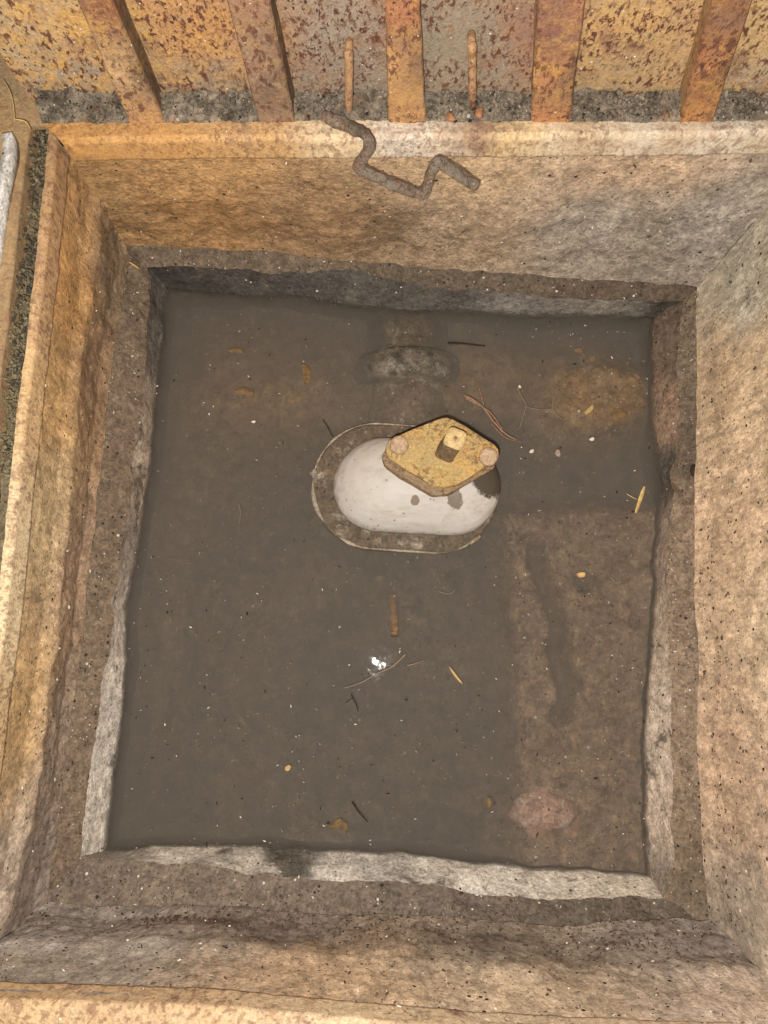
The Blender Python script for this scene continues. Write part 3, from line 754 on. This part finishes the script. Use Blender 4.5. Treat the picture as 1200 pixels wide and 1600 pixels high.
twig('rootlet', [([(686, 924), (702, 928), (712, 920)], .0005, .0003)], M_ROOT, 'curled pale rootlet floating between valve and lower twigs', 'rootlet')
twig('rootlet', [([(372, 786), (376, 800), (374, 818)], .0004, .0003)], M_ROOT, 'faint thin rootlet left of the valve', 'rootlet')
# straw and splinters: thin flat blades
def blade(name, pts, wd, m, label, cat, z=.001, group=None):
    P = smooth_path([PZ(u, v, z) for u, v in pts], 6); bm = bmesh.new(); n = len(P); A = []
    for i, p in enumerate(P):
        t = (P[min(i + 1, n - 1)] - P[max(i - 1, 0)]).normalized(); s_ = Vector((-t.y, t.x, 0)); k = .25 + .75 * math.sin(math.pi * (.1 + .8 * i / (n - 1)))
        hw = wd * k * random.uniform(.85, 1.1)
        A.append([bm.verts.new(p + s_ * hw), bm.verts.new(p + Vector((0, 0, wd * .5 + .0003))), bm.verts.new(p - s_ * hw), bm.verts.new(p + Vector((0, 0, -.0005)))])
    for a, b in zip(A, A[1:]):
        for q in range(4): bm.faces.new((a[q], a[(q + 1) % 4], b[(q + 1) % 4], b[q]))
    bm.faces.new(A[0]); bm.faces.new(A[-1]); bmesh.ops.recalc_face_normals(bm, faces=bm.faces)
    return tag(obj(name, bm, m, smooth=False), label, cat, group)
blade('straw', [(1007, 760), (1001, 778), (993, 802)], .0019, M_STRAW, 'flat yellow straw splinter floating near the right wall', 'straw', .0022)
twig('straw', [([(980, 772), (990, 778), (996, 780)], .0006, .0003)], M_STRAW, 'tiny straw hair poking out beside the yellow splinter', 'straw')
blade('straw', [(201, 409), (208, 413), (217, 419)], .0010, M_STRAW, 'pale straw bit lying on the back left corner of the ledge', 'straw', .064)
blade('leaf', [(702, 1042), (712, 1056), (722, 1068)], .0012, M_STRAW, 'narrow yellowish leaf sliver right of the long pale twig', 'leaf', .001)
blade('leaf', [(474, 570), (480, 584), (478, 600)], .0042, M_LEAF, 'curled brown leaf sunk near the back left of the valve', 'leaf', -.002)
blade('leaf', [(366, 612), (380, 611), (396, 614)], .004, M_LEAF, 'orange brown leaf sunk in the back left silt', 'leaf', -.005)
blade('leaf', [(358, 548), (370, 547), (380, 549)], .0034, M_LEAF, 'small orange leaf sunk just under the back wall on the left', 'leaf', -.006)
blade('leaf', [(516, 1294), (526, 1288), (534, 1280)], .0032, M_LEAF, 'larger orange leaf scrap near the dark twig at the front', 'leaf', -.003)
blade('leaf', [(540, 1300), (539, 1290), (540, 1284)], .0026, M_LEAF, 'smaller yellow leaf scrap right of the orange one', 'leaf', -.002)
blade('leaf', [(764, 1246), (765, 1254), (764, 1262)], .0026, M_LEAF, 'orange leaf speck near the edge of the right hand silt bank', 'leaf', -.001)
blade('leaf', [(446, 1203), (450, 1200), (453, 1196)], .0024, M_STRAW, 'pale leaf flake floating alone in the left open water', 'leaf', .0008)
blade('leaf', [(955, 650), (968, 646), (980, 648)], .0048, M_LEAF, 'broad orange leaf sunk in the brown silt at the back right', 'leaf', -.004)
blade('leaf', [(926, 634), (922, 640), (914, 646)], .0022, M_STRAW, 'narrow yellow leaf sunk beside the broad orange one', 'leaf', -.003)
# pale chips and stones
M_CHIP = plain('pale_chip', lin((220, 210, 196)), .3, 250); M_STONE = plain('pebble', lin((138, 112, 80)), .5, 160)
def stone(name, u, v, r, z, m, label, cat, flat=.6, group=None):
    bm = bmesh.new(); bmesh.ops.create_icosphere(bm, subdivisions=3, radius=1); c = PZ(u, v, z); a = random.uniform(0, 3)
    for q in bm.verts:
        k = 1 + (.45 if r > .02 else .28) * noise.noise(q.co * 1.3 + Vector((u, v, 0))) + .16 * noise.noise(q.co * 4 + Vector((v, u, 0)))
        x, y = q.co.x * 1.25 * k, q.co.y * .85 * k
        q.co = c + Vector((x * math.cos(a) - y * math.sin(a), x * math.sin(a) + y * math.cos(a), q.co.z * flat * k)) * r
    return tag(obj(name, bm, m), label, cat, group)
stone('chip', 831, 705, .0021, .0006, M_CHIP, 'white chip floating right of the gland tip', 'chip', .4)
stone('chip', 872, 708, .0034, .0006, plain('fluff', lin((160, 140, 124)), .4, 300), 'pinkish ragged chip floating right of the white one', 'chip', .4)
stone('chip', 925, 686, .0022, .0006, M_CHIP, 'tiny white chip below the broad sunken leaf', 'chip', .4)
stone('chip', 812, 604, .0017, .0012, M_CHIP, 'tiny white chip at the tip of the bent rootlet', 'chip', .5)
stone('chip', 396, 659, .0018, .0004, M_CHIP, 'tiny white chip in the back left water', 'chip', .5)
stone('pebble', 908, 898, .0036, -.001, plain('cream_pebble', lin((206, 176, 120)), .3, 200), 'round cream pebble on the right hand silt bank', 'pebble')
stone('brick_fragment', 845, 1268, .026, -.021, earth_mat('brick', tint=False, base=lin((186, 150, 130)), cracks=0, patches=[(50, .56, .64, (.7, .58, .5), .7)]), 'pinkish brick fragment sunk in the front right silt bank', 'brick', .35)
for _ in range(26):
    u, v = random.gauss(950, 46), random.gauss(596, 40)
    if not (860 < u < 1012 and 525 < v < 680): continue
    stone('pebble', u, v, random.uniform(.0016, .0050) * random.choice((.7, 1, 1.1)), -.0135, M_STONE, 'rounded brown pebble half buried in the silt under the back right corner', 'pebble', .55, 'pebbles in the back right silt')
M_CRUMB = plain('rust_crumb', lin((160, 112, 80)), .5, 300)
stone('rust_crumb', 704, 183, .0034, .2525, M_CRUMB, 'orange crumb of rust on the rim between the middle rib and the right pin', 'rust crumb', .7)
stone('rust_crumb', 749, 176, .0036, .2545, M_CRUMB, 'orange crumb of rust lying just right of the right pin', 'rust crumb', .7)
bm = bmesh.new(); P = [PZ(613, 930, -.034), PZ(614, 950, -.026), PZ(616, 975, -.018), PZ(616, 992, -.011)]  # brown rod added in place of the phone's reflection on the water
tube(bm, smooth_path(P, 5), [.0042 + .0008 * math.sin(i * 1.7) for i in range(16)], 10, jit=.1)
tag(obj('reflection_rod', bm, rust_mat('reflection_brown', tint=False, base=lin((160, 122, 84)), spots=.5, ochre=.5, regs=30)), 'short brown rod added for the phone reflection in the water between the valve and the bright glint', 'reflection rod')
# husk in the notch of the right ledge
bm = bmesh.new(); P = [PZ(1084, 726 + 2.2 * i, .05) for i in range(9)]
tube(bm, P, [.001 + .0028 * math.sin(math.pi * (i + .6) / 9.4) * (1 if i % 2 else .82) for i in range(9)], 10)
tag(obj('seed_husk', bm, M_DTWIG), 'dark ridged husk lying in the broken notch of the right ledge', 'husk')

# ------------------------------------------------------------------ far left: white edging strip, grass, moss
bm = bmesh.new(); e = [PZ(-14, 420, .25), PZ(-4, 340, .252), PZ(4, 280, .254), PZ(12, 235, .256), PZ(11, 208, .256)]
P = smooth_path(e, 5); A = []
for i, p in enumerate(P):
    t = (P[min(i + 1, len(P) - 1)] - P[max(i - 1, 0)]).normalized(); s_ = Vector((-t.y, t.x, 0)); hw = .0036
    A.append([bm.verts.new(p + s_ * hw + Vector((0, 0, z))) for z in (-.012, .001)] + [bm.verts.new(p - s_ * hw + Vector((0, 0, z))) for z in (.001, -.012)])
for a, b in zip(A, A[1:]):
    for q in range(4): bm.faces.new((a[q], a[(q + 1) % 4], b[(q + 1) % 4], b[q]))
bm.faces.new(A[0]); bm.faces.new(A[-1]); bmesh.ops.recalc_face_normals(bm, faces=bm.faces)
tag(obj('edging_strip', bm, earth_mat('white_strip', tint=False, base=(.72, .68, .63), var=.25, cracks=0, patches=[(60, .55, .66, (.3, .25, .19), .7)])), 'white bent strip lying on the frame at the far left edge', 'strip')
for pts, lb in (([(3, 122), (14, 140), (20, 160), (23, 190)], 'pale dry grass blade bent over the back left corner of the frame'), ([(22, 186), (34, 188), (42, 192), (48, 204)], 'short dry grass blade crossing the back left corner of the rim')):
    blade('grass_blade', pts, .0004, M_STRAW, lb, 'grass blade', .262)
M_MOSS = plain('moss', lin((116, 106, 82)), .7, 300, .95)
M_HUMUS = plain('humus', lin((72, 66, 56)), .6, 300, .95)
gl_ = resample(shift(lt, .016, .230), 400)
for nm, m, cnt, lb in (('moss', M_MOSS, 900, 'dull green moss growing in the groove along the left side of the frame'), ('humus', M_HUMUS, 700, 'black crumbs of humus packed in the left groove of the frame')):
    bm = bmesh.new()
    for _ in range(cnt):
        i = int(400 - 165 * random.random() ** .9) if nm == 'humus' else int(400 - 175 * random.random() ** .8)
        p = gl_[min(i, 399)] + Vector((random.gauss(0, .005), random.uniform(-.002, .002), random.uniform(0, .010)))
        if noise.noise(p * 40 + Vector((0, 0, 9 if nm == 'moss' else 3))) < -.12: continue
        pebbly(bm, p, random.uniform(.0006, .0021), .5)
    tag(obj(nm, bm, m, smooth=False), lb, nm, kind='stuff')

# ------------------------------------------------------------------ litter on the walls, ledges and water (nobody could count it)
def flakes(name, spots, m, label, cat, lo=.0005, hi=.0016):
    bm = bmesh.new()
    for p, nrm in spots:
        L = random.uniform(lo, hi) * random.choice((1, 1, 1.6)); wd = L * random.uniform(.15, .5)
        a = Vector((random.gauss(0, 1), random.gauss(0, 1), random.gauss(0, 1))); a = (a - nrm * a.dot(nrm)).normalized(); b = nrm.cross(a)
        c = p + nrm * .0007; k = [(-1, -.1), (-.4, -.9), (.6, -.7), (1, .2), (.3, 1), (-.6, .7)]
        top = [bm.verts.new(c + a * x * L * random.uniform(.7, 1.2) + b * y * wd * random.uniform(.6, 1.2) + nrm * random.uniform(.0002, .0009)) for x, y in k]
        bot = [bm.verts.new(v.co - nrm * .0009) for v in top]
        bm.faces.new(top); bm.faces.new(list(reversed(bot)))
        for i in range(6): bm.faces.new((bot[i], bot[(i + 1) % 6], top[(i + 1) % 6], top[i]))
    bmesh.ops.recalc_face_normals(bm, faces=bm.faces)
    return tag(obj(name, bm, m, smooth=False), label, cat, kind='stuff')
def mesh_spots(objs, cnt, cond=lambda p: 1.0):
    """points on already built surfaces"""
    out = []; polys = []
    for o in objs:
        off = Vector(o.location)
        p = o.parent
        while p is not None: off += Vector(p.location); p = p.parent
        polys += [(o.data.polygons[i], off) for i in range(len(o.data.polygons))]
    tries = 0
    while len(out) < cnt and tries < cnt * 60:
        tries += 1
        f_, off = random.choice(polys); c = f_.center + off
        if random.random() > cond(c): continue
        n_ = Vector(f_.normal)
        if n_.dot(Vector((.02, .08, .5)) - c) < 0: n_ = -n_
        out.append((c + Vector((random.uniform(-.001, .001), random.uniform(-.001, .001), 0)), n_))
    return out
LW = [o for o in bpy.data.objects if o.name.startswith('ledge')]
sp = mesh_spots([walls['front']], 620, lambda p: (1 if p.z < .11 else .15) * (.25 + 1.5 * max(0, noise.noise(p * 18) + .15))) + mesh_spots([walls['right']], 200, lambda p: (1 if p.z < .12 and p.y < .15 else .2)) + mesh_spots([walls['left']], 120) + mesh_spots(LW, 420, lambda p: (1 if p.y < -.17 else .35) * (.25 + 1.5 * max(0, noise.noise(p * 18) + .15))) + mesh_spots([walls['back']], 60)
flakes('litter', sp, plain('rotten_flake', lin((84, 66, 54)), .6, 300), 'dark flakes of rotten litter clinging to the muddy walls and ledges', 'litter')
sp = mesh_spots(list(walls.values()), 150) + mesh_spots(LW, 160)
flakes('grit', sp, M_CHIP, 'white specks of grit stuck on the muddy walls and ledges', 'grit', .0004, .0012)
def water_spots(cnt):
    out = []
    while len(out) < cnt:
        u, v = random.uniform(200, 1015), random.uniform(500, 1350)
        if 480 < u < 790 and 645 < v < 870: continue
        if random.random() > .35 + .65 * max(0, noise.noise(Vector((u / 160, v / 160, 4))) + .3): continue
        out.append((PZ(u, v, .0002), Vector((0, 0, 1))))
    return out
flakes('scum', water_spots(330), M_CHIP, 'pale specks of scum floating on the murky water', 'scum', .0003, .0011)
flakes('floating_litter', water_spots(170), M_DTWIG, 'dark crumbs of litter floating on the murky water', 'litter', .0004, .0016)

def sunk_spots(cnt):
    out = []
    while len(out) < cnt:
        u, v = random.uniform(200, 1015), random.uniform(500, 1350)
        if 480 < u < 790 and 645 < v < 870: continue
        if random.random() > .3 + .9 * max(0, noise.noise(Vector((u / 110, v / 110, 8))) + .2): continue
        out.append((PZ(u, v, random.uniform(-.014, -.002)), Vector((random.gauss(0, .2), random.gauss(0, .2), 1)).normalized()))
    return out
flakes('silt_flakes', sunk_spots(1200), plain('silt_flake', lin((138, 118, 96)), .7, 90), 'brown flakes of silt suspended just under the water surface', 'silt', .0004, .0014)
